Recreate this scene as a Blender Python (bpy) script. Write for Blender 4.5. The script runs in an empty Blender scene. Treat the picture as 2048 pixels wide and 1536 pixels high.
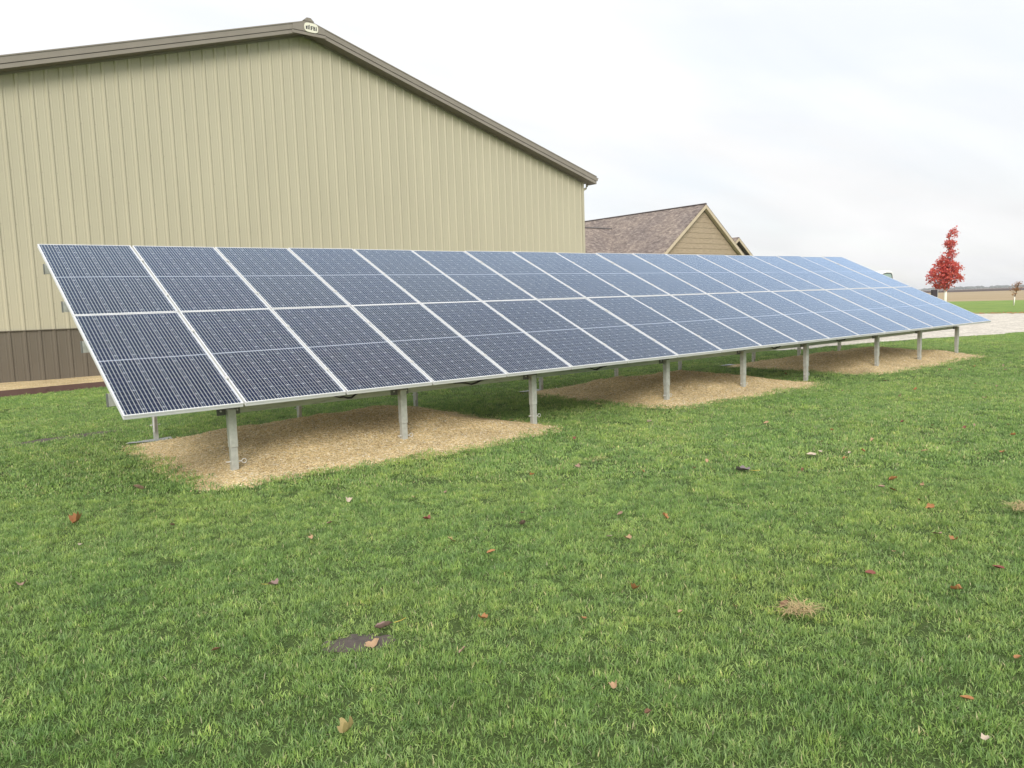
import bpy, bmesh, math, random
import numpy as np
from mathutils import Vector, Matrix, noise

random.seed(7); rng = np.random.default_rng(7)
scene = bpy.context.scene
COL = scene.collection

# ------------------------------------------------------------------ camera
CAM = Vector((-1.4463, -6.9668, 1.5380))
RM = ((0.7778650, 0.0906946, -0.6218525), (-0.6275554, 0.0598771, -0.7762660), (-0.0331684, 0.9940771, 0.1034921))
cd = bpy.data.cameras.new('camera'); cam = bpy.data.objects.new('camera', cd); COL.objects.link(cam)
cam.matrix_world = Matrix.Translation(CAM) @ Matrix(RM).to_4x4()
cd.sensor_width = 36; cd.lens = 27.122; cd.clip_end = 20000; cd.clip_start = 0.05
scene.camera = cam
FWD = Vector((0.6219, 0.7763, 0)).normalized()

# ------------------------------------------------------------------ sky, sun, exposure
SUN_AZ = math.radians(220)      # compass-like angle from +Y, clockwise: the sun stands to the front left
SUN_EL = math.radians(31)
w = bpy.data.worlds.new('World'); scene.world = w; w.use_nodes = True
nt = w.node_tree; nt.nodes.clear()
out = nt.nodes.new('ShaderNodeOutputWorld')
sky = nt.nodes.new('ShaderNodeTexSky'); sky.sky_type = 'NISHITA'; sky.sun_disc = False
sky.sun_elevation = SUN_EL; sky.sun_rotation = SUN_AZ
bg1 = nt.nodes.new('ShaderNodeBackground'); bg1.inputs[1].default_value = 0.10
nt.links.new(sky.outputs[0], bg1.inputs[0])
bg2 = nt.nodes.new('ShaderNodeBackground'); bg2.inputs[1].default_value = 0.84
tc = nt.nodes.new('ShaderNodeTexCoord'); sep = nt.nodes.new('ShaderNodeSeparateXYZ')
nt.links.new(tc.outputs['Generated'], sep.inputs[0])
def wm(op, a, b=None):
    n = nt.nodes.new('ShaderNodeMath'); n.operation = op
    for i, v in enumerate((a, b)):
        if v is None: continue
        if isinstance(v, (int, float)): n.inputs[i].default_value = v
        else: nt.links.new(v, n.inputs[i])
    return n.outputs[0]
zz = wm('ADD', wm('MAXIMUM', sep.outputs[2], 0.0), 0.16)
cmb = nt.nodes.new('ShaderNodeCombineXYZ')
nt.links.new(wm('DIVIDE', sep.outputs[0], zz), cmb.inputs[0]); nt.links.new(wm('DIVIDE', sep.outputs[1], zz), cmb.inputs[1])
mp = nt.nodes.new('ShaderNodeMapping'); mp.inputs['Rotation'].default_value = (0, 0, 0.9); mp.inputs['Scale'].default_value = (0.55, 1.5, 1)
nt.links.new(cmb.outputs[0], mp.inputs[0])
def wnoise(scale, det, dist, off):
    m2 = nt.nodes.new('ShaderNodeMapping'); m2.inputs['Location'].default_value = (off, off * .7, 0)
    nt.links.new(mp.outputs[0], m2.inputs[0])
    n = nt.nodes.new('ShaderNodeTexNoise'); n.inputs['Scale'].default_value = scale; n.inputs['Detail'].default_value = det
    n.inputs['Distortion'].default_value = dist; nt.links.new(m2.outputs[0], n.inputs['Vector']); return n.outputs[0]
r1 = nt.nodes.new('ShaderNodeValToRGB'); r1.color_ramp.elements[0].position = .30; r1.color_ramp.elements[1].position = .56
r1.color_ramp.elements[0].color = (.78, .78, .78, 1); r1.color_ramp.elements[1].color = (1, 1, 1, 1)
nt.links.new(wnoise(0.9, 6, .6, 3.1), r1.inputs[0])
r2 = nt.nodes.new('ShaderNodeValToRGB'); r2.color_ramp.elements[0].position = .3; r2.color_ramp.elements[1].position = .7
r2.color_ramp.elements[0].color = (.925, .93, .94, 1); r2.color_ramp.elements[1].color = (1.045, 1.045, 1.045, 1)
nt.links.new(wnoise(1.3, 5, .4, 9.7), r2.inputs[0]); nt.links.new(r2.outputs[0], bg2.inputs[0])
# overcast sky: luminance rises from the horizon to the zenith (CIE overcast form, a little flatter)
nt.links.new(wm('ADD', wm('MULTIPLY', wm('MAXIMUM', sep.outputs[2], 0.0), 0.38), 0.60), bg2.inputs[1])
mix = nt.nodes.new('ShaderNodeMixShader'); nt.links.new(r1.outputs[0], mix.inputs[0])
nt.links.new(bg1.outputs[0], mix.inputs[1]); nt.links.new(bg2.outputs[0], mix.inputs[2]); nt.links.new(mix.outputs[0], out.inputs[0])

sd = bpy.data.lights.new('sun', 'SUN'); sd.energy = 2.0; sd.angle = math.radians(26); sd.color = (1, .95, .87)
so = bpy.data.objects.new('sun', sd); COL.objects.link(so)
sv = Vector((math.sin(SUN_AZ) * math.cos(SUN_EL), math.cos(SUN_AZ) * math.cos(SUN_EL), math.sin(SUN_EL)))
so.rotation_euler = sv.to_track_quat('Z', 'Y').to_euler(); so.location = (-10, -20, 30)

vs = scene.view_settings
vs.view_transform = 'Standard'; vs.look = 'None'; vs.gamma = 1; vs.use_curve_mapping = False
vs.exposure = 0.64
scene.cycles.use_denoising = True
scene.cycles.max_bounces = 6; scene.cycles.transparent_max_bounces = 12
scene.cycles.volume_bounces = 0
scene.render.film_transparent = False

# ------------------------------------------------------------------ helpers
def tag(o, label=None, cat=None, group=None, kind=None):
    if label: o['label'] = label
    if cat: o['category'] = cat
    if group: o['group'] = group
    if kind: o['kind'] = kind
    return o
def empty(name, loc=(0, 0, 0), rz=0, parent=None):
    o = bpy.data.objects.new(name, None); COL.objects.link(o); o.location = loc; o.rotation_euler = (0, 0, rz); o.parent = parent
    o.empty_display_size = .2
    return o
class MB:
    def __init__(s): s.v = []; s.f = []; s.m = []; s.mi = 0
    def add(s, vs, fs):
        b = len(s.v); s.v += [tuple(x) for x in vs]; s.f += [tuple(i + b for i in f) for f in fs]; s.m += [s.mi] * len(fs); return s
    def box(s, x0, x1, y0, y1, z0, z1):
        return s.add([(x0, y0, z0), (x1, y0, z0), (x1, y1, z0), (x0, y1, z0), (x0, y0, z1), (x1, y0, z1), (x1, y1, z1), (x0, y1, z1)],
                     [(3, 2, 1, 0), (4, 5, 6, 7), (0, 1, 5, 4), (1, 2, 6, 5), (2, 3, 7, 6), (3, 0, 4, 7)])
    def prism(s, poly, axis, a, b):
        n = len(poly)
        def P(q, c): return (c, q[0], q[1]) if axis == 'x' else ((q[0], c, q[1]) if axis == 'y' else (q[0], q[1], c))
        return s.add([P(q, a) for q in poly] + [P(q, b) for q in poly],
                     [tuple(range(n - 1, -1, -1)), tuple(range(n, 2 * n))] + [(i, (i + 1) % n, n + (i + 1) % n, n + i) for i in range(n)])
    def tube(s, pts, r, n=8, cap=True):
        pts = [Vector(p) for p in pts]; rs = r if isinstance(r, (list, tuple)) else [r] * len(pts)
        b = len(s.v); vs = []
        for i, p in enumerate(pts):
            d = (pts[min(i + 1, len(pts) - 1)] - pts[max(i - 1, 0)]).normalized()
            u = d.cross(Vector((0, 0, 1)) if abs(d.z) < .95 else Vector((1, 0, 0))).normalized(); q = d.cross(u)
            for k in range(n):
                a = 2 * math.pi * k / n; vs.append(p + (u * math.cos(a) + q * math.sin(a)) * rs[i])
        fs = [(i * n + k, i * n + (k + 1) % n, (i + 1) * n + (k + 1) % n, (i + 1) * n + k) for i in range(len(pts) - 1) for k in range(n)]
        if cap: fs += [tuple(range(n - 1, -1, -1)), tuple(range((len(pts) - 1) * n, len(pts) * n))]
        return s.add(vs, fs)
    def mesh(s, name, mats, smooth=False):
        me = bpy.data.meshes.new(name); me.from_pydata(s.v, [], s.f)
        for m in (mats if isinstance(mats, (list, tuple)) else [mats]): me.materials.append(m)
        if max(s.m, default=0): me.polygons.foreach_set('material_index', s.m)
        if smooth: me.polygons.foreach_set('use_smooth', [True] * len(s.f))
        me.update(); return me
    def build(s, name, mats, parent=None, loc=(0, 0, 0), smooth=False, bevel=0):
        return link(name, s.mesh(name, mats, smooth), parent, loc, bevel)
def link(name, me, parent=None, loc=(0, 0, 0), bevel=0):
    o = bpy.data.objects.new(name, me); COL.objects.link(o); o.parent = parent; o.location = loc
    if bevel:
        b = o.modifiers.new('bevel', 'BEVEL'); b.width = bevel; b.segments = 2; b.limit_method = 'ANGLE'
    return o

# ------------------------------------------------------------------ materials
def new_mat(name):
    m = bpy.data.materials.new(name); m.use_nodes = True
    return m, m.node_tree, m.node_tree.nodes['Principled BSDF']
def N(t, typ, **kw):
    n = t.nodes.new(typ)
    for k, v in kw.items():
        if k in n.inputs.keys(): n.inputs[k].default_value = v
        else: setattr(n, k, v)
    return n
def ramp(t, stops, fac):
    r = t.nodes.new('ShaderNodeValToRGB'); e = r.color_ramp.elements
    while len(e) < len(stops): e.new(.5)
    for el, (p, c) in zip(e, stops): el.position = p; el.color = (*c, 1)
    t.links.new(fac, r.inputs[0]); return r.outputs[0]
def mixc(t, fac, a, b, mode='MIX'):
    m = t.nodes.new('ShaderNodeMix'); m.data_type = 'RGBA'; m.blend_type = mode
    for sock, v in ((m.inputs[0], fac), (m.inputs[6], a), (m.inputs[7], b)):
        if isinstance(v, (int, float)): sock.default_value = v
        elif isinstance(v, tuple): sock.default_value = (*v, 1)
        else: t.links.new(v, sock)
    return m.outputs[2]
def coord(t, kind='Object', scale=(1, 1, 1)):
    c = t.nodes.new('ShaderNodeTexCoord'); m = t.nodes.new('ShaderNodeMapping'); m.inputs['Scale'].default_value = scale
    t.links.new(c.outputs[kind], m.inputs[0]); return m.outputs[0]
def nz(t, vec, scale, det=4, rough=.55, out=0):
    n = N(t, 'ShaderNodeTexNoise'); n.inputs['Scale'].default_value = scale; n.inputs['Detail'].default_value = det; n.inputs['Roughness'].default_value = rough
    if vec is not None: t.links.new(vec, n.inputs['Vector'])
    return n.outputs[out]
def bump(t, p, h, strength, dist):
    b = t.nodes.new('ShaderNodeBump'); b.inputs['Strength'].default_value = strength; b.inputs['Distance'].default_value = dist
    t.links.new(h, b.inputs['Height']); t.links.new(b.outputs[0], p.inputs['Normal'])
def pos(t):
    return t.nodes.new('ShaderNodeNewGeometry').outputs['Position']

def painted(name, col, rough=.45, var=.06, scale=(1, 1, 1), nscale=3, spec=.4, dirt=None):
    m, t, p = new_mat(name); v = coord(t, 'Object', scale)
    a = tuple(c * (1 - var) for c in col); b = tuple(min(1, c * (1 + var)) for c in col)
    c = ramp(t, [(.3, a), (.7, b)], nz(t, v, nscale))
    if dirt:
        c = mixc(t, ramp(t, [(.52, (0, 0, 0)), (.72, (.55, .55, .55))], nz(t, v, nscale * 2.3, 6)), c, dirt)
    t.links.new(c, p.inputs['Base Color']); p.inputs['Roughness'].default_value = rough; p.inputs['Specular IOR Level'].default_value = spec
    t.links.new(ramp(t, [(.3, (rough * .85,) * 3), (.7, (min(1, rough * 1.15),) * 3)], nz(t, v, nscale * 4)), p.inputs['Roughness'])
    return m
M = {}
M['tan_steel'] = painted('tan_steel', (.415, .388, .288), .42, .035, (1, 1, .25), 1.2)
M['brown_steel'] = painted('brown_steel', (.128, .110, .086), .42, .06, (1, 1, .3), 2)
M['bronze'] = painted('bronze_trim', (.225, .202, .172), .4, .05)
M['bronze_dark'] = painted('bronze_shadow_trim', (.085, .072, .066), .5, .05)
M['soffit'] = painted('soffit', (.15, .135, .115), .6, .05)
M['cream'] = painted('cream_plaque', (.70, .69, .58), .4, .03)
M['ink'] = painted('dark_ink', (.045, .04, .05), .5, .03)
M['housetrim'] = painted('house_trim', (.48, .405, .30), .55, .05)
M['housewall'] = painted('house_shake', (.325, .258, .185), .8, .16, (1.5, 1, 9), 1.5)
M['frame'] = painted('panel_frame', (.62, .63, .64), .32, .03, spec=.5)
M['galv'] = painted('galvanised', (.45, .46, .43), .42, .14, (1, 1, 1), 22, .5)
M['galv'].node_tree.nodes['Principled BSDF'].inputs['Metallic'].default_value = .35
M['galv_dark'] = painted('dark_bracket', (.12, .125, .12), .5, .1)
M['beam'] = painted('header_beam', (.38, .41, .34), .45, .08, (1, 1, 6), 3, .5, dirt=(.14, .14, .10))  # galvanised grey with the grass reflection put in as green; mud smears on top
M['bolt'] = painted('bolt', (.55, .55, .53), .35, .05, spec=.6)
M['plastic_brown'] = painted('edging_brown', (.125, .07, .062), .5, .12)
M['liner'] = painted('grey_liner', (.33, .34, .36), .55, .1, nscale=8)
M['truckwhite'] = painted('truck_white', (.74, .75, .72), .25, .01)
M['rubber'] = painted('rubber', (.03, .032, .04), .6, .1)
M['chrome'] = painted('chrome', (.6, .6, .6), .2, .03, spec=.8)
M['guard'] = painted('tree_guard', (.80, .79, .70), .6, .04)
M['bark'] = painted('bark', (.14, .105, .085), .85, .2, (1, 1, .3), 14)
M['postbox'] = painted('dark_box', (.035, .026, .034), .5, .2, nscale=12)

def backsheet():
    m, t, p = new_mat('backsheet'); p.inputs['Base Color'].default_value = (.70, .71, .75, 1); p.inputs['Roughness'].default_value = .6
    return m
M['backsheet'] = backsheet()
def cellmat():
    m, t, p = new_mat('solar_cell')
    oi = t.nodes.new('ShaderNodeObjectInfo')
    g = t.nodes.new('ShaderNodeNewGeometry')
    a = ramp(t, [(0, (.007, .011, .046)), (.6, (.009, .015, .060)), (1, (.012, .016, .050))], g.outputs['Random Per Island'])
    b = ramp(t, [(0, (.88, .92, 1.12)), (.6, (1, 1, 1)), (1, (1.25, 1.12, .92))], oi.outputs['Random'])
    t.links.new(mixc(t, 1.0, a, b, 'MULTIPLY'), p.inputs['Base Color'])
    p.inputs['Roughness'].default_value = .5; p.inputs['Specular IOR Level'].default_value = .1
    return m
M['cell'] = cellmat()
def ribbon():
    m, t, p = new_mat('busbar_ribbon'); p.inputs['Base Color'].default_value = (.92, .90, .80, 1); p.inputs['Roughness'].default_value = .45; p.inputs['Metallic'].default_value = .1  # sun glint on the ribbons is put into this near-white colour
    return m
M['ribbon'] = ribbon()
def pane():      # anti-reflective solar glass: clear, with a cool mirror that grows towards grazing angles
    m, t, p = new_mat('solar_glass'); o = t.nodes['Material Output']; t.nodes.remove(p)
    tr = t.nodes.new('ShaderNodeBsdfTransparent'); gl = t.nodes.new('ShaderNodeBsdfGlossy')
    tr.inputs[0].default_value = (.97, .98, .98, 1)
    gl.inputs['Color'].default_value = (.57, .745, 1.0, 1); gl.inputs['Roughness'].default_value = .08
    fr = t.nodes.new('ShaderNodeFresnel'); fr.inputs[0].default_value = 1.50
    ml = t.nodes.new('ShaderNodeMath'); ml.operation = 'MULTIPLY'; ml.inputs[1].default_value = 3.9
    pw = t.nodes.new('ShaderNodeMath'); pw.operation = 'POWER'; pw.inputs[1].default_value = 1.8; t.links.new(fr.outputs[0], pw.inputs[0]); t.links.new(pw.outputs[0], ml.inputs[0])
    mx = t.nodes.new('ShaderNodeMixShader'); t.links.new(ml.outputs[0], mx.inputs[0]); t.links.new(tr.outputs[0], mx.inputs[1]); t.links.new(gl.outputs[0], mx.inputs[2])
    t.links.new(mx.outputs[0], o.inputs[0]); return m
M['pane'] = pane()
def window_glass():
    m, t, p = new_mat('window_glass'); p.inputs['Base Color'].default_value = (.24, .34, .29, 1); p.inputs['Roughness'].default_value = .05
    p.inputs['Specular IOR Level'].default_value = .8; return m
M['winglass'] = window_glass()
def grassmat():
    m, t, p = new_mat('grass_blade')
    oi = t.nodes.new('ShaderNodeObjectInfo'); at = t.nodes.new('ShaderNodeAttribute'); at.attribute_name = 'tint'
    P = pos(t)
    base = ramp(t, [(0, (.162, .275, .080)), (.45, (.250, .395, .116)), (.8, (.330, .475, .158)), (.93, (.44, .49, .23)), (1, (.52, .46, .30))], at.outputs['Fac'])
    big = ramp(t, [(.30, (.82, .90, .82)), (.5, (1, 1, 1)), (.70, (1.20, 1.10, 1.02))], nz(t, P, .55, 5))
    med = ramp(t, [(.30, (.78, .83, .84)), (.70, (1.22, 1.15, 1.08))], nz(t, P, 3.6, 4))
    rnd = ramp(t, [(0, (.76, .78, .84)), (.5, (1, 1, 1)), (1, (1.24, 1.18, 1.06))], oi.outputs['Random'])
    fin = ramp(t, [(.30, (.74, .79, .80)), (.5, (1, 1, 1)), (.72, (1.26, 1.18, 1.10))], nz(t, P, 11, 3))
    c = mixc(t, 1, mixc(t, 1, mixc(t, 1, base, big, 'MULTIPLY'), med, 'MULTIPLY'), rnd, 'MULTIPLY')
    c = mixc(t, 1, c, fin, 'MULTIPLY')
    t.links.new(c, p.inputs['Base Color']); p.inputs['Roughness'].default_value = .45; p.inputs['Specular IOR Level'].default_value = .45
    tl = t.nodes.new('ShaderNodeBsdfTranslucent'); t.links.new(c, tl.inputs[0])
    mx = t.nodes.new('ShaderNodeMixShader'); mx.inputs[0].default_value = .35
    t.links.new(p.outputs[0], mx.inputs[1]); t.links.new(tl.outputs[0], mx.inputs[2]); t.links.new(mx.outputs[0], t.nodes['Material Output'].inputs[0])
    return m
M['grass'] = grassmat()
def lawnmat():
    m, t, p = new_mat('lawn_thatch'); P = pos(t)
    a = ramp(t, [(.25, (.115, .175, .054)), (.5, (.190, .285, .082)), (.75, (.265, .345, .118))], nz(t, P, 26, 6, .7))
    b = ramp(t, [(.32, (.80, .88, .80)), (.68, (1.25, 1.12, 1.0))], nz(t, P, .4, 5))
    c = mixc(t, 1, a, b, 'MULTIPLY')
    t.links.new(c, p.inputs['Base Color']); p.inputs['Roughness'].default_value = .95; p.inputs['Specular IOR Level'].default_value = .1
    bump(t, p, nz(t, P, 45, 5, .7), .9, .04); return m
M['lawn'] = lawnmat()
def thatchmat():
    m, t, p = new_mat('soil_and_thatch'); P = pos(t)
    c = ramp(t, [(.3, (.050, .072, .026)), (.55, (.090, .135, .042)), (.75, (.135, .165, .066))], nz(t, P, 30, 6, .7))
    t.links.new(c, p.inputs['Base Color']); p.inputs['Roughness'].default_value = .95; p.inputs['Specular IOR Level'].default_value = .1
    bump(t, p, nz(t, P, 60, 5, .7), .9, .03); return m
M['thatch'] = thatchmat()
def gravelmat(name, cols, scale, bs=.012):
    m, t, p = new_mat(name); P = pos(t)
    vo = N(t, 'ShaderNodeTexVoronoi'); vo.inputs['Scale'].default_value = scale; t.links.new(P, vo.inputs['Vector'])
    hs = t.nodes.new('ShaderNodeSeparateColor'); t.links.new(vo.outputs['Color'], hs.inputs[0])
    c = ramp(t, cols, hs.outputs[0])
    c = mixc(t, 1, c, ramp(t, [(.3, (.78, .76, .74)), (.7, (1.18, 1.16, 1.12))], nz(t, P, 1.7, 5)), 'MULTIPLY')
    c = mixc(t, 1, c, ramp(t, [(.3, (.7, .7, .7)), (.7, (1.22, 1.22, 1.22))], nz(t, P, scale * .35, 3)), 'MULTIPLY')
    t.links.new(c, p.inputs['Base Color']); p.inputs['Roughness'].default_value = .9; p.inputs['Specular IOR Level'].default_value = .2
    iv = t.nodes.new('ShaderNodeMath'); iv.operation = 'SUBTRACT'; iv.inputs[0].default_value = 1; t.links.new(vo.outputs['Distance'], iv.inputs[1])
    bump(t, p, iv.outputs[0], .9, bs); return m
PEA = [(0, (.34, .24, .115)), (.25, (.54, .41, .21)), (.6, (.64, .505, .285)), (.88, (.70, .595, .39)), (1, (.70, .66, .56))]
M['pea'] = gravelmat('pea_gravel', PEA, 75)
M['road'] = gravelmat('white_gravel', [(0, (.44, .41, .36)), (.5, (.56, .53, .475)), (1, (.66, .64, .59))], 30)
def pebblemat():
    m, t, p = new_mat('pebble'); oi = t.nodes.new('ShaderNodeObjectInfo')
    t.links.new(ramp(t, PEA, oi.outputs['Random']), p.inputs['Base Color']); p.inputs['Roughness'].default_value = .75; return m
M['pebble'] = pebblemat()
def soilmat():
    m, t, p = new_mat('wet_soil'); P = pos(t)
    t.links.new(ramp(t, [(.3, (.050, .040, .034)), (.7, (.100, .080, .066))], nz(t, P, 16, 6, .6)), p.inputs['Base Color'])
    p.inputs['Roughness'].default_value = .8; bump(t, p, nz(t, P, 60, 4), .35, .01); return m
M['soil'] = soilmat()
def fieldmat(name, a, b, sc):
    m, t, p = new_mat(name); c0 = coord(t, 'Object', sc)
    c = ramp(t, [(.3, a), (.7, b)], nz(t, c0, 1, 6, .65)); t.links.new(c, p.inputs['Base Color']); p.inputs['Roughness'].default_value = 1; p.inputs['Specular IOR Level'].default_value = 0
    return m
M['stubble'] = fieldmat('stubble', (.31, .245, .155), (.39, .315, .21), (.06, .02, 1))
M['plough'] = fieldmat('ploughed_soil', (.065, .048, .042), (.10, .075, .065), (.02, .006, 1))
M['farfield'] = fieldmat('far_field', (.26, .20, .13), (.36, .28, .19), (.01, .003, 1))
M['farwood'] = painted('far_wood', (.06, .07, .055), .95, .3, (.1, .1, .1), 2, .05)
def shingles():
    m, t, p = new_mat('asphalt_shingles'); v = coord(t, 'UV')
    br = N(t, 'ShaderNodeTexBrick'); br.inputs['Scale'].default_value = 1; br.inputs['Brick Width'].default_value = .30; br.inputs['Row Height'].default_value = .14
    br.inputs['Mortar Size'].default_value = .006; br.inputs['Color1'].default_value = (.168, .140, .128, 1); br.inputs['Color2'].default_value = (.285, .248, .222, 1)
    br.inputs['Mortar'].default_value = (.06, .048, .048, 1); br.inputs['Bias'].default_value = -.1
    t.links.new(v, br.inputs['Vector'])
    c = mixc(t, 1, br.outputs[0], ramp(t, [(.33, (.70, .67, .67)), (.67, (1.30, 1.27, 1.22))], nz(t, v, 2.6, 4, .6)), 'MULTIPLY')
    c = mixc(t, 1, c, ramp(t, [(.35, (.85, .84, .86)), (.65, (1.12, 1.1, 1.06))], nz(t, v, .4, 3)), 'MULTIPLY')
    t.links.new(c, p.inputs['Base Color']); p.inputs['Roughness'].default_value = .95
    bump(t, p, br.outputs[1], -.7, .03); return m
M['shingles'] = shingles()
def leafmat(name, stops, trans=.3):
    m, t, p = new_mat(name); oi = t.nodes.new('ShaderNodeObjectInfo'); g = t.nodes.new('ShaderNodeNewGeometry')
    c = ramp(t, stops, g.outputs['Random Per Island'])
    c = mixc(t, 1, c, ramp(t, [(.3, (.75, .75, .75)), (.7, (1.2, 1.2, 1.2))], nz(t, coord(t, 'Object'), 30, 3)), 'MULTIPLY')
    t.links.new(c, p.inputs['Base Color']); p.inputs['Roughness'].default_value = .6; p.inputs['Specular IOR Level'].default_value = .25
    tl = t.nodes.new('ShaderNodeBsdfTranslucent'); t.links.new(c, tl.inputs[0]); mx = t.nodes.new('ShaderNodeMixShader'); mx.inputs[0].default_value = trans
    t.links.new(p.outputs[0], mx.inputs[1]); t.links.new(tl.outputs[0], mx.inputs[2]); t.links.new(mx.outputs[0], t.nodes['Material Output'].inputs[0]); return m
M['maple'] = leafmat('maple_leaf', [(0, (.55, .09, .085)), (.5, (.74, .16, .13)), (.85, (.76, .23, .15)), (1, (.70, .18, .28))], .5)
M['rust'] = leafmat('rusty_leaf', [(0, (.30, .13, .05)), (1, (.42, .22, .09))], .4)
LC = {'mauve': (.24, .16, .14), 'tan': (.40, .26, .15), 'pink': (.31, .205, .15), 'grey': (.18, .15, .15), 'orange': (.33, .155, .06), 'yellow': (.36, .29, .12),
      'red': (.19, .06, .045), 'brown': (.17, .09, .05), 'pale': (.46, .38, .29)}
for k, c in LC.items(): M['leaf_' + k] = painted('dry_leaf_' + k, c, .65, .18, nscale=40)
M['straw'] = painted('straw', (.40, .30, .15), .8, .2, nscale=20)
M['stem'] = painted('leaf_stem', (.55, .42, .08), .6, .1)

# ------------------------------------------------------------------ mounds, drive: shapes used by several builders
def rr(x, y, x0, x1, y0, y1, r=.5):
    qx = abs(x - (x0 + x1) / 2) - (x1 - x0) / 2 + r; qy = abs(y - (y0 + y1) / 2) - (y1 - y0) / 2 + r
    return -(math.hypot(max(qx, 0), max(qy, 0)) + min(max(qx, qy), 0) - r)
MOUNDS = [(.55, 4.90, -.30, 3.2, .30), (6.80, 11.0, -.24, 3.35, .265), (12.65, 18.15, -.22, 3.5, .235)]
def mound_h(i, x, y):
    x0, x1, y0, y1, H = MOUNDS[i]
    d = rr(x, y, x0, x1, y0, y1) + .16 * noise.noise((x * 1.1, y * 1.1, i * 7.3)) + .07 * noise.noise((x * 4, y * 4, i * 3.1))
    s = max(0., min(1., d / 1.7)); h = H * (.38 * s + .62 * s * s * (3 - 2 * s))
    h += s * (.05 * noise.noise((x * 1.7, y * 1.7, 4 + i)) + .03 * noise.noise((x * 6, y * 6, 9 + i)) + .014 * noise.noise((x * 15, y * 15, i)))
    return h if d > 0 else max(-.05, d * .3)
DRIVE = [(14.5, 5.9), (16.8, 5.3), (18.8, 4.6), (20.5, 4.5), (23, 4.0), (25.9, 3.1), (28.3, 2.5), (32, 1.0), (38, -2.2), (46, -8), (56, -18), (70, -40), (73, -39), (60, -14), (52, -2), (49.5, 6), (49.4, 12), (51, 30), (38, 33), (20.2, 32), (19.9, 14.3), (19.2, 9.5), (16, 7.2)]
def in_poly(x, y, P):
    c = False; j = len(P) - 1
    for i in range(len(P)):
        if (P[i][1] > y) != (P[j][1] > y) and x < (P[j][0] - P[i][0]) * (y - P[i][1]) / (P[j][1] - P[i][1]) + P[i][0]: c = not c
        j = i
    return c
# bare patches: x, y, half length, half width, turn
PATCH = [(.11, -3.82, .16, .085, -.55), (.27, 4.4, .8, .18, .15),
         (8.6, 7.8, 1.6, .35, .1), (10.6, 8.4, 1.3, .3, .1), (12.2, 7.3, 1.2, .3, .1)]
def in_patch(x, y, grow=.86):
    for (a, b, l, s, r) in PATCH:
        u = (x - a) * math.cos(r) + (y - b) * math.sin(r); v = -(x - a) * math.sin(r) + (y - b) * math.cos(r)
        q = (u / (l * grow)) ** 2 + (v / (s * grow)) ** 2
        if q < 1 + .5 * noise.noise((x * 9, y * 9, 2)): return True
    return False
EDGE = [(-14, 11.1), (-6, 11.2), (-2, 11.35), (.17, 11.55), (2.1, 11.85), (4.5, 12.0), (9, 12.1), (14, 12.2), (18.6, 12.3), (19.2, 12.6)]
def edge_y(x):
    for (a, b), (c, d) in zip(EDGE, EDGE[1:]):
        if a <= x <= c: return b + (d - b) * (x - a) / (c - a)
    return 99

# ------------------------------------------------------------------ the setting
def sheet(name, x0, x1, y0, y1, z, mat):
    return tag(MB().add([(x0, y0, z), (x1, y0, z), (x1, y1, z), (x0, y1, z)], [(0, 1, 2, 3)]).build(name, mat), kind='structure')
sheet('ground', -9000, 9000, -9000, 9000, -.6, M['stubble'])
sheet('lawn', -9, 23, -9, 9, 0, M['thatch'])
for x0, x1, y0, y1 in ((-220, -9, -300, 300), (23, 101, -300, 300), (-9, 23, -300, -9), (-9, 23, 9, 300)): sheet('outer_lawn', x0, x1, y0, y1, 0, M['lawn'])
sheet('stubble_field', 101, 400, -3000, 3000, -.02, M['stubble'])
sheet('ploughed_field', 400, 1500, -4000, 4000, -.02, M['plough'])
sheet('far_field', 1500, 8000, -6000, 6000, -.02, M['farfield'])
# gravel drive with a ragged edge
dp = []
for i, a in enumerate(DRIVE):
    b = DRIVE[(i + 1) % len(DRIVE)]; n = max(1, int(math.hypot(b[0] - a[0], b[1] - a[1]) / .25))
    for k in range(n):
        x = a[0] + (b[0] - a[0]) * k / n; y = a[1] + (b[1] - a[1]) * k / n
        dp.append((x + .22 * noise.noise((x * .9, y * .9, 1)), y + .28 * noise.noise((x * .9, y * .9, 5)) + .1 * noise.noise((x * 4, y * 4, 5))))
bm = bmesh.new(); vsx = [bm.verts.new((x, y, .015)) for x, y in dp]; bm.faces.new(vsx); bmesh.ops.triangulate(bm, faces=bm.faces[:])
me = bpy.data.meshes.new('gravel_drive'); bm.to_mesh(me); bm.free(); me.materials.append(M['road'])
tag(link('gravel_drive', me), kind='structure')
for (a, b, l, s, r) in PATCH:      # crumbly soil: a small height field that dips under the turf at its ragged rim
    mb = MB(); n = 26
    for p in range(n + 1):
        for q in range(n + 1):
            u = (p / n * 2 - 1) * l * 1.35; v = (q / n * 2 - 1) * s * 1.35
            x = a + u * math.cos(r) - v * math.sin(r); y = b + u * math.sin(r) + v * math.cos(r)
            e = 1 - math.sqrt((u / l) ** 2 + (v / s) ** 2) + .35 * noise.noise((x * 6 / max(l, .2), y * 6 / max(l, .2), 3)) * 1.1
            mb.v.append((x, y, max(-.02, min(.006, e * .03)) + .006 * noise.noise((x * 40, y * 40, 1)) + .002))
    mb.f = [(p * (n + 1) + q, (p + 1) * (n + 1) + q, (p + 1) * (n + 1) + q + 1, p * (n + 1) + q + 1) for p in range(n) for q in range(n)]; mb.m = [0] * len(mb.f)
    tag(mb.build('soil_patch', M['soil'], smooth=True), kind='structure')

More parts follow.
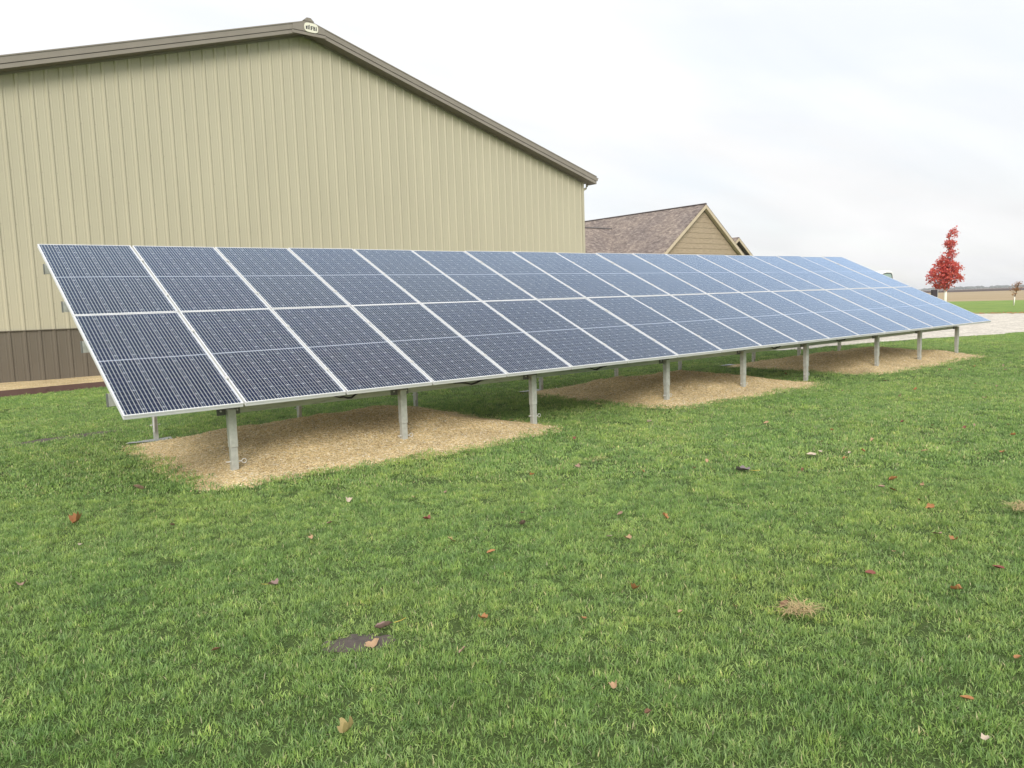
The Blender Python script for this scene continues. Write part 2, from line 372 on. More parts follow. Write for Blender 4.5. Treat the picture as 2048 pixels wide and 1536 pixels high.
# ------------------------------------------------------------------ metal shed
SL = .2976; RX = -11.0; RZ = 9.56; OH = .4; SW = -22.0
shed = tag(empty('metal_shed', (19.4, 14.4, 0), .0131), 'large tan metal shed with brown wainscot and bronze gable trim', 'building')
def ztop(x): return RZ - SL * abs(x - RX)
def ztop_w(x): return ztop(x) - .285
RIBW = .3048
def rib_profile(n):     # x, outward depth for n ribs; starts half a pitch before the first rib
    out = []
    for k in range(n):
        c = RIBW * (k + .5)
        for dx, d in ((-.1524, 0), (-.094, 0), (-.088, .003), (-.074, .003), (-.068, 0), (-.042, 0), (-.018, .023), (.018, .023), (.042, 0), (.068, 0), (.074, .003), (.088, .003), (.094, 0)):
            out.append((c + dx, d))
    out.append((RIBW * n, 0)); return out
def wall_panel(x0, zb, zt, mat, name, n=3):
    mb = MB(); pr = [(x0 + a, d) for a, d in rib_profile(n) if SW <= x0 + a <= 0]
    if len(pr) < 2: return
    vs = []
    if zt is None and pr[0][0] < RX < pr[-1][0]:
        pr = sorted(pr + [(RX, .0)])
    for x, d in pr:
        vs += [(x, -d, zb), (x, -d, zt if zt is not None else ztop_w(x))]
    mb.add(vs, [(2 * i, 2 * i + 2, 2 * i + 3, 2 * i + 1) for i in range(len(pr) - 1)])
    # turned-back edges give the sheet a thickness
    a = len(pr) - 1
    mb.add([(pr[0][0], 0, zb), (pr[a][0], 0, zb), (pr[a][0], .02, zb), (pr[0][0], .02, zb)], [(0, 3, 2, 1)])
    return mb.build(name, mat, shed)
PW = RIBW * 3
for k in range(25):
    x0 = -(k + 1) * PW + .04
    wall_panel(x0, 1.30, None, M['tan_steel'], 'wall_panel')
    wall_panel(x0, .10, 1.285, M['brown_steel'], 'wainscot_panel')
MB().box(SW, 0, -.040, -.004, 1.283, 1.302).build('wainscot_cap', M['brown_steel'], shed)
MB().box(SW, 0, -.012, .02, .05, .098).build('base_trim', M['brown_steel'], shed)
MB().box(-.07, .035, -.034, .30, .1, ztop_w(0)).build('corner_trim', M['tan_steel'], shed)
MB().box(SW - .035, SW + .07, -.034, .30, .1, ztop_w(SW)).build('corner_trim', M['tan_steel'], shed)
# screws in rows along the girts
mb = MB()
for zr in [.45, .95, 1.55] + [1.9 + .61 * k for k in range(13)]:
    for k in range(72):
        x = -(k + .5) * RIBW + .04 + .056
        if zr < ztop_w(x) - .15: mb.box(x - .005, x + .005, -.007, -.001, zr - .005, zr + .005)
tag(mb.build('screw_heads', M['bronze'], shed), kind='stuff')
DEEP = 30
for side in (0, 1):
    mb = MB(); xs = .012 if side == 0 else SW - .012; sg = 1 if side == 0 else -1
    pr = rib_profile(int((DEEP - .6) / RIBW)); vs = []
    for a, d in pr: vs += [(xs + sg * d, .31 + a, .1), (xs + sg * d, .31 + a, ztop_w(0))]
    mb.add(vs, [(2 * i, 2 * i + 2, 2 * i + 3, 2 * i + 1) for i in range(len(pr) - 1)])
    mb.build('side_wall', M['tan_steel'], shed)
MB().prism([(SW, .1), (0, .1), (0, ztop_w(0)), (RX, ztop_w(RX)), (SW, ztop_w(SW))], 'y', DEEP, DEEP + .1).build('rear_wall', M['tan_steel'], shed)
EV = .34
for sg in (1, -1):
    xe = RX + sg * (11 + EV)
    poly = [(RX, RZ), (xe, ztop(xe)), (xe, ztop(xe) - .03), (RX, RZ - .03)]
    MB().prism(poly, 'y', -OH - .03, DEEP + .4).build('roof', M['bronze'], shed)
    a = RX + sg * .02
    p1 = [(a, ztop(a) - .032), (xe, ztop(xe) - .032), (xe, ztop(xe) - .175), (a, ztop(a) - .175)]
    MB().prism(p1, 'y', -OH - .016, -OH + .02).build('rake_trim', M['bronze'], shed)
    p2 = [(a, ztop(a) - .175), (xe - sg * .02, ztop(xe) - .175 + .006), (xe - sg * .02, ztop(xe) - .192), (a, ztop(a) - .192)]
    MB().prism(p2, 'y', -OH + .008, -OH + .02).build('rake_shadow_line', M['bronze_dark'], shed)
    p3 = [(a, ztop(a) - .192), (xe, ztop(xe) - .192), (xe, ztop(xe) - .285), (a, ztop(a) - .285)]
    MB().prism(p3, 'y', -OH - .004, -OH + .02).build('rake_lip', M['bronze'], shed)
    p4 = [(a, ztop(a) - .262), (xe, ztop(xe) - .262), (xe, ztop(xe) - .282), (a, ztop(a) - .282)]
    MB().prism(p4, 'y', -OH + .021, .02).build('soffit', M['soffit'], shed)
    xq = RX + sg * 11
    p6 = [(a, ztop(a) - .283), (xq, ztop(xq) - .283), (xq, ztop(xq) - .335), (a, ztop(a) - .335)]
    MB().prism(p6, 'y', -.042, -.022).build('soffit_trim', M['bronze'], shed)
    x1, x2 = sorted((xe, xe + sg * .11)); zg = ztop(xe) - .05
    g = MB().prism([(xe, zg), (xe, zg - .12), (xe + sg * .07, zg - .12), (xe + sg * .085, zg - .05), (xe + sg * .11, zg - .03), (xe + sg * .11, zg)], 'y', -OH, DEEP + .3)
    g.build('gutter', M['bronze'], shed)
    MB().box(min(xq, xe), max(xq, xe), .03, DEEP, ztop(xe) - .20, ztop(xe) - .185).build('eave_soffit', M['soffit'], shed)
    xd = xe - sg * .06; z0 = ztop(xe) - .2
    MB().tube([(xd, .05, z0), (xd, .05, z0 - .12), (xd - sg * .05, .05, z0 - .19), (xq + sg * .09, .05, z0 - .26), (xq + sg * .06, .05, z0 - .31), (xq + sg * .06, .05, .2)], .042, 8).build('downspout', M['tan_steel'], shed, smooth=True)
# plate that squares off the peak, with the maker's plaque
zp = RZ - .40
def plate(mat, name, y0, y1, zb, zt, wx):
    MB().prism([(RX - wx, zb), (RX + wx, zb), (RX + wx, min(zt, RZ - .035 - SL * wx)), (RX, RZ - .035 if zt > 50 else zt), (RX - wx, min(zt, RZ - .035 - SL * wx))], 'y', y0, y1).build(name, mat, shed)
plate(M['bronze'], 'peak_plate', -OH - .030, -OH - .017, zp + .085, 99, .48)
MB().box(RX - .50, RX + .50, -OH - .012, -OH - .005, zp + .068, zp + .085).build('peak_shadow_line', M['bronze_dark'], shed)
MB().box(RX - .50, RX + .50, -OH - .026, -OH - .005, zp - .01, zp + .067).build('peak_lip', M['bronze'], shed)
MB().prism([(RX - .16, RZ - .03), (RX - .06, RZ + .06), (RX + .06, RZ + .06), (RX + .16, RZ - .03)], 'y', -OH - .04, DEEP + .4).build('ridge_cap', M['bronze'], shed)
bx, bz, bw, bh = RX + .06, RZ - .20, .205, .125
pts = []
for q in range(40):
    t = 2 * math.pi * q / 40; c, s = math.cos(t), math.sin(t)
    pts.append((bx + bw * math.copysign(abs(c) ** .45, c), bz + bh * math.copysign(abs(s) ** .75, s)))
badge = MB().prism(pts, 'y', -OH - .045, -OH - .031).build('plaque', M['cream'], shed)
y0, y1 = -OH - .050, -OH - .0455
def stroke(x0, x1, z0, z1): return MB().box(bx + x0, bx + x1, y0, y1, bz + z0, bz + z1)
for x0, x1, z1 in ((-.165, -.125, .03), (-.108, -.082, .05), (-.065, -.048, .07)):
    stroke(x0, x1, -.055, z1).build('logo_bar', M['ink'], badge)
f = stroke(-.02, .008, -.06, .045); f.box(bx + .009, bx + .045, y0, y1, bz + .022, bz + .045); f.box(bx + .009, bx + .034, y0, y1, bz - .016, bz + .002); f.box(bx - .03, bx - .021, y0, y1, bz - .06, bz - .05); f.box(bx + .009, bx + .018, y0, y1, bz - .06, bz - .05)
f.build('letter_f', M['ink'], badge)
b = stroke(.058, .083, -.06, .045)
for zc, rx, rz, th in ((.017, .030, .028, .012), (-.033, .036, .027, .012)):
    po = [(math.cos(a), math.sin(a)) for a in [math.pi * (-.5 + k / 10) for k in range(11)]]
    ring = [(bx + .084 + rx * c, bz + zc + rz * s) for c, s in po] + [(bx + .084 + (rx - .017) * c, bz + zc + (rz - th) * s) for c, s in reversed(po)]
    m_ = len(po)
    for k in range(m_ - 1):
        qd = [ring[k], ring[k + 1], ring[2 * m_ - 2 - k], ring[2 * m_ - 1 - k]]; b.prism(qd, 'y', y0, y1)
b.build('letter_b', M['ink'], badge)
i_ = stroke(.137, .160, -.06, .018); i_.box(bx + .137, bx + .160, y0, y1, bz + .028, bz + .047); i_.box(bx + .128, bx + .1365, y0, y1, bz - .06, bz - .05); i_.build('letter_i', M['ink'], badge)

# gravel strip and edging at the foot of the shed
mb = MB(); n = 80
for k in range(n + 1):
    x = -13 + 32.2 * k / n; mb.v += [(x, edge_y(x) + .02, .10), (x, 14.2, .115 + .012 * noise.noise((x, 0, 0)))]
mb.f = [(2 * k, 2 * k + 2, 2 * k + 3, 2 * k + 1) for k in range(n)]; mb.m = [0] * n
tag(mb.build('gravel_strip', M['pea']), kind='structure')
ed = tag(empty('lawn_edging', (-13, 11.1, 0)), 'brown plastic lawn edging along the gravel at the foot of the shed', 'edging')
mb = MB(); vs = []
for k in range(161):
    x = -13 + 32.1 * k / 160; y = edge_y(x) + .03 * noise.noise((x * .8, 1, 1)); wob = .012 * noise.noise((x * .6, 3, 1))
    vs += [(x + 13, y - 11.1, -.02), (x + 13, y - 11.1, .135 + wob), (x + 13, y + .03 - 11.1, .135 + wob), (x + 13, y + .03 - 11.1, -.02)]
mb.add(vs, [(4 * k + a, 4 * k + 4 + a, 4 * k + 5 + a, 4 * k + 1 + a) for k in range(160) for a in range(3)])
mb.build('board', M['plastic_brown'], ed)
for k in range(24):
    x = -12 + 1.3 * k; y = edge_y(x)
    MB().tube([(x + 13, y - 11.1 - .012, .085), (x + 13, y - 11.1 - .028, .085)], .018, 8).build('peg', M['plastic_brown'], ed)

# ------------------------------------------------------------------ solar array
T = .4379; SLOPE = .00331; PITCH = 1.022; W_, L_ = 1.002, 1.997; ROW2 = 2.009
array = tag(empty('solar_array', (0, 0, 0)), 'long ground mounted solar array of two tilted panel rows on steel posts', 'solar array')
def P3(u, v, off=0): return Vector((u, v * math.cos(T) - off * math.sin(T), .72 + SLOPE * u + v * math.sin(T) + off * math.cos(T)))
def ring_mesh(profile, w, l):
    mb = MB(); n = len(profile); vs = []
    for ins, z in profile: vs += [(ins, ins, z), (w - ins, ins, z), (w - ins, l - ins, z), (ins, l - ins, z)]
    fs = [(4 * i + a, 4 * i + (a + 1) % 4, 4 * i + 4 + (a + 1) % 4, 4 * i + 4 + a) for i in range(n - 1) for a in range(4)]
    return mb.add(vs, fs)
frame_me = ring_mesh([(.03, -.0405), (0, -.04), (0, -.026), (.004, -.025), (.004, -.019), (0, -.018), (0, 0), (.012, 0), (.012, -.012)][::-1], W_, L_).mesh('frame', M['frame'])
CW, CH, CG, MIDG = .1585, .0792, .0027, .021
mx0 = (W_ - 6 * CW - 5 * CG) / 2; my0 = (L_ - 24 * CH - 22 * CG - MIDG) / 2
def cell_y(r): return my0 + r * (CH + CG) + (MIDG - CG if r >= 12 else 0)
CHF = .011
def cell_poly(flip):
    a, b, c = CW, CH, CHF
    return [(0, 0), (a, 0), (a, b - c), (a - c, b), (c, b), (0, b - c)] if not flip else [(c, 0), (a - c, 0), (a, c), (a, b), (0, b), (0, c)]
cell_me = []
for fl in (0, 1):
    mb = MB(); p = cell_poly(fl); mb.add([(x, y, 0) for x, y in p], [tuple(range(6))]); cell_me.append(mb.mesh('cell', M['cell']))
allc = MB(); rib = MB()
for c in range(6):
    x = mx0 + c * (CW + CG)
    for r in range(24):
        allc.add([(x + a, cell_y(r) + b, -.0062) for a, b in cell_poly(r % 2)], [tuple(range(6))])
    for half in (0, 1):
        ya, yb = cell_y(12 * half) - .004, cell_y(12 * half + 11) + CH + .004
        for k in range(5):
            xc = x + CW * (k + .5) / 5; hw = .0025  # strip drawn wider than the metal to carry the painted glint
            rib.add([(xc - hw, ya, -.0058), (xc + hw, ya, -.0058), (xc + hw, yb, -.0058), (xc - hw, yb, -.0058)], [(0, 1, 2, 3)])
cells_me = allc.mesh('cells', M['cell']); ribbon_me = rib.mesh('busbars', M['ribbon'])
back_me = MB().box(.004, W_ - .004, .004, L_ - .004, -.012, -.0070).mesh('backsheet', M['backsheet'])
pane_me = MB().add([(.0125, .0125, -.003), (W_ - .0125, .0125, -.003), (W_ - .0125, L_ - .0125, -.003), (.0125, L_ - .0125, -.003)], [(0, 1, 2, 3)]).mesh('glass_pane', M['pane'])
for row in (0, 1):
    for c in range(18):
        o = link('solar_panel', frame_me, array); o.location = P3(c * PITCH + .0, row * ROW2)
        o.rotation_euler = (T + random.gauss(0, .002), -SLOPE + random.gauss(0, .002), 0)
        link('backsheet', back_me, o); link('busbars', ribbon_me, o); link('glass_pane', pane_me, o)
        if row == 0 and c < 2:
            for cc in range(6):
                for r in range(24):
                    link('cell', cell_me[r % 2], o, (mx0 + cc * (CW + CG), cell_y(r), -.0062))
        else:
            tag(link('cells', cells_me, o), kind='stuff')
VR = (.48, 1.52, 2.46, 3.50)
def slope_box(v0, v1, d0, d1, u0, u1, name, mat, bev=0):
    mb = MB(); vs = [P3(u, v, -d) for d in (d1, d0) for (u, v) in ((u0, v0), (u1, v0), (u1, v1), (u0, v1))]
    mb.add(vs, [(3, 2, 1, 0), (4, 5, 6, 7), (0, 1, 5, 4), (1, 2, 6, 5), (2, 3, 7, 6), (3, 0, 4, 7)])
    return mb.build(name, mat, array, bevel=bev)
XE = 18 * PITCH - .02
for v in VR:
    # C-shaped rail: a web with two flanges
    mb = MB()
    y, zt = P3(0, v, -.042).y, P3(0, v, -.042).z
    prof = [(-.028, 0), (.028, 0), (.028, -.010), (-.020, -.010), (-.020, -.098), (.028, -.098), (.028, -.108), (-.028, -.108)]
    mb.prism([(y + a, zt - .012 + b - SLOPE * 0) for a, b in prof], 'x', -.020, XE + .03)
    mb.v = [(a, b, c + SLOPE * a) for a, b, c in mb.v]
    r_ = mb.build('rail', M['galv'], array)
    mb = MB().prism([(y - .031, zt - .008), (y + .031, zt - .008), (y + .031, zt - .124), (y - .031, zt - .124)], 'x', -.026, -.0205); mb.build('end_cap', M['galv_dark'], r_)
    for c in range(1, 18):
        q = P3(c * PITCH - .010, v); mb = MB()
        mb.add([P3(c * PITCH - .010 + a, v + b, d) for d in (.0, .005) for a, b in ((-.022, -.02), (.022, -.02), (.022, .02), (-.022, .02))],
               [(3, 2, 1, 0), (4, 5, 6, 7), (0, 1, 5, 4), (1, 2, 6, 5), (2, 3, 7, 6), (3, 0, 4, 7)])
        mb.tube([P3(c * PITCH - .010, v, .005), P3(c * PITCH - .010, v, .012)], .008, 6)
        mb.build('clamp', M['bolt'], array)
PX = [1.0, 2.87, 4.75, 7.31, 9.2, 11.07, 13.65, 15.52, 17.4]
# header beams
def beam(y, z0, z1, name):
    mb = MB(); prof = [(-.03, z0), (.03, z0), (.03, z0 + .012), (-.018, z0 + .012), (-.018, z1 - .012), (.03, z1 - .012), (.03, z1), (-.03, z1)]
    mb.prism([(y + a, b) for a, b in prof], 'x', PX[0] - .02, PX[-1] + .10); mb.v = [(a, b, c + SLOPE * a) for a, b, c in mb.v]
    return mb.build(name, M['beam'], array)
beam(.425, .582, .775, 'header_beam'); YB = P3(0, 3.5).y - .02; ZB = P3(0, 3.5).z
beam(YB, ZB - .36, ZB - .17, 'header_beam')
for x in PX:
    slope_box(.62, 3.40, .17, .27, x - .03, x + .03, 'rafter', M['galv'])
    z0 = .582 + SLOPE * x
    leg = MB().box(x - .038, x + .038, .322, .393, .27, z0 + .05).build('post', M['galv'], array, bevel=.006)
    MB().box(x - .033, x + .033, .327, .388, -.05, .268).build('inner_leg', M['galv'], leg, bevel=.004)
    br = MB().box(x - .12, x + .10, .388, .394, z0 - .006, z0 + .055).build('bracket', M['galv_dark'], leg)
    for dx in (-.085, .07):
        MB().tube([(x + dx, .387, z0 + .035), (x + dx, .374, z0 + .035)], .009, 6).build('bolt', M['bolt'], leg)
    pin = MB().tube([(x - .075, .36, .135), (x + .075, .36, .125)], .006, 6)
    pin.tube([(x + .075 + .022 * math.cos(a) + .02, .36, .125 + .022 * math.sin(a)) for a in np.linspace(0, 2 * math.pi, 13)], .0035, 5, False)
    pin.build('pin', M['bolt'], leg)
    # rear posts
    zt = ZB - .36 + SLOPE * x
    leg = MB().box(x - .030, x + .030, YB - .035, YB + .035, .42, zt + .1).build('rear_post', M['galv'], array, bevel=.004)
    MB().box(x - .024, x + .024, YB - .028, YB + .028, -.05, .42).build('inner_leg', M['galv'], leg)
    MB().tube([(x - .03, YB - .06, .12), (x + .035, YB - .06, zt - .1)], .012, 6).build('brace', M['bolt'], leg)
    p2 = MB().tube([(x - .06, YB, .2), (x + .06, YB, .2)], .007, 6); p2.build('pin', M['bolt'], leg)

# cables that sag along the header beam
for k, (xa, xb) in enumerate(((2.0, 2.45), (3.45, 4.2), (5.6, 6.2), (9.9, 10.4), (12.0, 12.6))):
    for dy in (0, .014):
        MB().tube([(xa + (xb - xa) * q / 10, .372 + dy, .635 + .030 * math.cos(q / 10 * 2 * math.pi) * (1 - .3 * dy * 60) + .01 * math.sin(q * 1.9 + k) + SLOPE * xa) for q in range(11)], .006, 5).build('cable', M['rubber'], array)

# ------------------------------------------------------------------ instancing
def instancer(name, pts, rots, scls, idx, coll, mat=None, parent=None):
    me = bpy.data.meshes.new(name); n = len(pts)
    me.vertices.add(n); me.vertices.foreach_set('co', np.asarray(pts, np.float32).ravel())
    a = me.attributes.new('rot', 'FLOAT_VECTOR', 'POINT'); a.data.foreach_set('vector', np.asarray(rots, np.float32).ravel())
    a = me.attributes.new('scl', 'FLOAT_VECTOR', 'POINT'); a.data.foreach_set('vector', np.asarray(scls, np.float32).ravel())
    a = me.attributes.new('idx', 'INT', 'POINT'); a.data.foreach_set('value', np.asarray(idx, np.int32))
    o = link(name, me, parent)
    g = bpy.data.node_groups.new(name, 'GeometryNodeTree')
    g.interface.new_socket('Geometry', in_out='INPUT', socket_type='NodeSocketGeometry'); g.interface.new_socket('Geometry', in_out='OUTPUT', socket_type='NodeSocketGeometry')
    gi = g.nodes.new('NodeGroupInput'); go = g.nodes.new('NodeGroupOutput'); ip = g.nodes.new('GeometryNodeInstanceOnPoints')
    ci = g.nodes.new('GeometryNodeCollectionInfo'); ci.inputs['Collection'].default_value = coll; ci.inputs['Separate Children'].default_value = True; ci.inputs['Reset Children'].default_value = True
    def na(nm, ty):
        k = g.nodes.new('GeometryNodeInputNamedAttribute'); k.data_type = ty; k.inputs['Name'].default_value = nm; return k.outputs[0]
    g.links.new(gi.outputs[0], ip.inputs['Points']); g.links.new(ci.outputs[0], ip.inputs['Instance']); ip.inputs['Pick Instance'].default_value = True
    g.links.new(na('idx', 'INT'), ip.inputs['Instance Index']); g.links.new(na('rot', 'FLOAT_VECTOR'), ip.inputs['Rotation']); g.links.new(na('scl', 'FLOAT_VECTOR'), ip.inputs['Scale'])
    g.links.new(ip.outputs[0], go.inputs[0])
    md = o.modifiers.new('instances', 'NODES'); md.node_group = g
    return o
def source(cname, meshes):
    c = bpy.data.collections.new(cname)
    for i, m in enumerate(meshes): c.objects.link(bpy.data.objects.new('%s_%02d' % (cname, i), m))
    return c
def tuft(seed, nb, rad, lmin, lmax, wid, straw=.06):
    r = random.Random(seed); mb = MB(); tint = []
    for b in range(nb):
        a = r.uniform(0, 6.283); q = rad * math.sqrt(r.random()); b0 = Vector((q * math.cos(a), q * math.sin(a), -.006))
        L = r.uniform(lmin, lmax); w_ = wid * r.uniform(.6, 1.35); la = a + r.gauss(0, 1.1); inc = min(1.45, abs(r.gauss(.75, .38))); d = Vector((math.cos(la), math.sin(la), 0))
        m1 = b0 + (d * math.sin(inc * .65) + Vector((0, 0, math.cos(inc * .65)))) * L * .5; e = m1 + (d * math.sin(min(1.75, inc * 1.3)) + Vector((0, 0, math.cos(min(1.75, inc * 1.3))))) * L * .5
        ta = la + math.pi / 2 + r.gauss(0, .5); p = Vector((math.cos(ta), math.sin(ta), r.gauss(0, .25))) * w_ * .5
        mb.add([b0 - p * .8, b0 + p * .8, m1 + p, m1 - p, e], [(0, 1, 2, 3), (3, 2, 4)])
        tv = r.random() * .86 if r.random() > straw else r.uniform(.9, 1); tint += [tv] * 5
    me = mb.mesh('tuft', M['grass'])
    at = me.attributes.new('tint', 'FLOAT', 'POINT'); at.data.foreach_set('value', tint)
    return me
near_c = source('near_tufts', [tuft(i, 26, .042, .016, .040, .0033) for i in range(8)])
far_c = source('far_tufts', [tuft(50 + i, 30, .085, .020, .044, .0068) for i in range(6)])

def camxy(x, y):
    dx, dy = x - CAM.x, y - CAM.y; return dx * FWD.x + dy * FWD.y, dx * FWD.y - dy * FWD.x      # depth, right
def grass_ok(x, y):
    if y > edge_y(x) - .02 and x < 19.4: return False
    if x > 18 and y > 14: return False
    for i in range(3):
        x0, x1, y0, y1, _ = MOUNDS[i]
        if x0 - .4 < x < x1 + .4 and y0 - .4 < y < y1 + .4 and mound_h(i, x, y) > (.012 + .02 * random.random()): return False
    if x > 14 and in_poly(x + .22 * noise.noise((x * .9, y * .9, 1)), y - .25 * noise.noise((x * .9, y * .9, 5)), DRIVE): return False
    if in_patch(x, y): return random.random() < (.05 if abs(x - .12) < .3 and abs(y + 3.84) < .3 else .30)
    return True
def scatter(n_per, d0, d1, half, smin, smax, nidx, thin=0):
    P_, R_, S_, I_ = [], [], [], []
    area = sum((half(d0 + (d1 - d0) * (k + .5) / 40) * 2) * (d1 - d0) / 40 for k in range(40)); n = int(area * n_per)
    for _ in range(n):
        while True:
            d = random.uniform(d0, d1)
            if random.random() * half(d1) <= half(d): break
        rgt = random.uniform(-1, 1) * half(d); x = CAM.x + FWD.x * d + FWD.y * rgt; y = CAM.y + FWD.y * d - FWD.x * rgt
        dens = noise.noise((x * 2.6, y * 2.6, 11)) + .6 * noise.noise((x * 7, y * 7, 12))
        if dens < -.58 and random.random() < .55: continue
        if not grass_ok(x, y): continue
        s = random.uniform(smin, smax) * (1 + .38 * dens)
        P_.append((x, y, 0)); R_.append((random.gauss(0, .14), random.gauss(0, .14), random.uniform(0, 6.283))); S_.append((random.uniform(.85, 1.2), random.uniform(.85, 1.2), s)); I_.append(random.randrange(nidx))
    return P_, R_, S_, I_
H = lambda d: d * .95 + 2.6
tag(instancer('lawn_grass', *scatter(820, .2, 6.5, H, .8, 1.3, 8), near_c), 'short green lawn grass in the foreground', 'grass', kind='stuff')
a1 = scatter(270, 6.5, 13, lambda d: d * .95 + 2.6, .75, 1.2, 6); a2 = scatter(115, 13, 30, lambda d: d * .90 + 2.8, .8, 1.3, 6)
tag(instancer('distant_lawn_grass', *[p + q for p, q in zip(a1, a2)], far_c), 'green lawn grass around and beyond the solar array', 'grass', kind='stuff')

# ------------------------------------------------------------------ gravel mounds
def pebble(seed):
    r = random.Random(seed); bm = bmesh.new(); bmesh.ops.create_icosphere(bm, subdivisions=1, radius=1)
    for v in bm.verts: v.co = Vector((v.co.x * 1.15, v.co.y * .9, v.co.z * .65)) * r.uniform(.8, 1.15)
    me = bpy.data.meshes.new('pebble'); bm.to_mesh(me); bm.free(); me.materials.append(M['pebble']); me.polygons.foreach_set('use_smooth', [True] * len(me.polygons)); return me
peb_c = source('pebbles', [pebble(i) for i in range(6)])
ML = ['tan gravel mound under the near left end of the solar array', 'tan gravel mound under the middle of the solar array', 'tan gravel mound under the far right end of the solar array']
for i, (x0, x1, y0, y1, Hh) in enumerate(MOUNDS):
    st = .06; nx = int((x1 - x0 + .6) / st); ny = int((y1 - y0 + .6) / st); mb = MB()
    ox, oy = (x0 + x1) / 2, (y0 + y1) / 2
    for a in range(nx + 1):
        for b_ in range(ny + 1):
            x = x0 - .3 + a * st; y = y0 - .3 + b_ * st; mb.v.append((x - ox, y - oy, mound_h(i, x, y)))
    mb.f = [(a * (ny + 1) + b_, (a + 1) * (ny + 1) + b_, (a + 1) * (ny + 1) + b_ + 1, a * (ny + 1) + b_ + 1) for a in range(nx) for b_ in range(ny)]; mb.m = [0] * len(mb.f)
    mo = tag(mb.build('gravel_mound', M['pea'], loc=(ox, oy, 0), smooth=True), ML[i], 'gravel mound', 'gravel mounds weighing down the array')
    n = (19000, 9000, 6000)[i]; P_, R_, S_, I_ = [], [], [], []
    while len(P_) < n:
        x = random.uniform(x0 - .15, x1 + .15); y = random.uniform(y0 - .15, y1 + .15); h = mound_h(i, x, y)
        if h < -.005 and random.random() > .15: continue
        if h < -.03: continue
        s = min(.013, random.lognormvariate(math.log(.0042), .35)) * (1, 1.25, 1.5)[i]
        P_.append((x - ox, y - oy, max(h, .012) + s * .2)); R_.append((random.gauss(0, .5), random.gauss(0, .5), random.uniform(0, 6.28))); S_.append((s, s, s)); I_.append(random.randrange(6))
    tag(instancer('pebbles', P_, R_, S_, I_, peb_c, parent=mo), kind='stuff')
    # grey ground cloth that shows at the back corners
    lx, ly = x0 + .05 - ox, y1 - .15 - oy
    mb = MB(); pl = [(lx + .02, ly - .05), (lx + .55, ly - .10), (lx + .60, ly + .20), (lx + .1, ly + .16)]
    mb.add([(a, b_, .016 + .02 * (k == 0)) for k, (a, b_) in enumerate(pl)], [(0, 1, 2, 3)]); mb.build('ground_cloth', M['liner'], mo)

# ------------------------------------------------------------------ house beyond the shed
def uv_face(me, faces_uv):
    uv = me.uv_layers.new(name='UVMap')
    for p in me.polygons:
        for li, q in zip(p.loop_indices, faces_uv[p.index]): uv.data[li].uv = q
def roof_slab(name, parent, corners, th=.12, mat=None):
    c = [Vector(q) for q in corners]; u = (c[1] - c[0]).normalized(); n_ = (c[1] - c[0]).cross(c[2] - c[1]).normalized()
    if n_.z < 0: n_ = -n_
    v = n_.cross(u); mb = MB(); k = len(c)
    mb.add(c + [q - Vector((0, 0, th)) for q in c], [tuple(range(k)), tuple(range(2 * k - 1, k - 1, -1))] + [(i, k + i, k + (i + 1) % k, (i + 1) % k) for i in range(k)])
    o = mb.build(name, mat or M['shingles'], parent)
    fu = [[((mb.v[i][0] - c[0].x) * u.x + (mb.v[i][1] - c[0].y) * u.y + (mb.v[i][2] - c[0].z) * u.z, (Vector(mb.v[i]) - c[0]).dot(v)) for i in f] for f in mb.f]
    uv_face(o.data, fu); return o
house = tag(empty('house', (52.88, 34.4, 0)), 'brown house with steep shingled gable roof behind the shed', 'house')
HS = .76; PKZ = 9.36; HW = 8.2
MB().box(-7.8, 7.8, .02, 23, 0, 3.0).build('wall', M['housewall'], house)
MB().prism([(-7.8, 3.0), (7.8, 3.0), (0, PKZ - .35)], 'y', .05, .3).build('gable_wall', M['housewall'], house)
z = 3.02; k = 0
while z < PKZ - .75:
    hw = (PKZ - .42 - z) / HS; hw2 = max(.05, (PKZ - .42 - z - .43) / HS)
    mb = MB(); e = .035
    mb.add([(-hw, -e, z), (hw, -e, z), (hw2, -.006, z + .44), (-hw2, -.006, z + .44), (-hw, .049, z), (hw, .049, z), (hw2, .049, z + .44), (-hw2, .049, z + .44)],
           [(0, 1, 2, 3), (4, 5, 1, 0), (0, 3, 7, 4), (1, 5, 6, 2), (3, 2, 6, 7)])
    mb.build('siding_course', M['housewall'], house); z += .437
for sg in (-1, 1):
    xe = sg * HW; ze = PKZ - HS * HW
    roof_slab('roof', house, [(0, -.4, PKZ), (0, 23.4, PKZ), (xe, 23.4, ze), (xe, -.4, ze)] if sg > 0 else [(0, 23.4, PKZ), (0, -.4, PKZ), (xe, -.4, ze), (xe, 23.4, ze)], .1)
    d = .30
    MB().prism([(sg * .02, PKZ - .10), (xe, ze - .10), (xe, ze - .10 - d), (sg * .02, PKZ - .10 - d)], 'y', -.42, -.36).build('rake_board', M['housetrim'], house)
    MB().prism([(sg * .02, PKZ - .25), (xe, ze - .25), (xe, ze - .30), (sg * .02, PKZ - .30)], 'y', -.355, .04).build('soffit', M['housetrim'], house)
MB().prism([(-.14, PKZ - .03), (0, PKZ + .05), (.14, PKZ - .03)], 'y', -.42, 23.4).build('ridge_cap', M['shingles'], house)
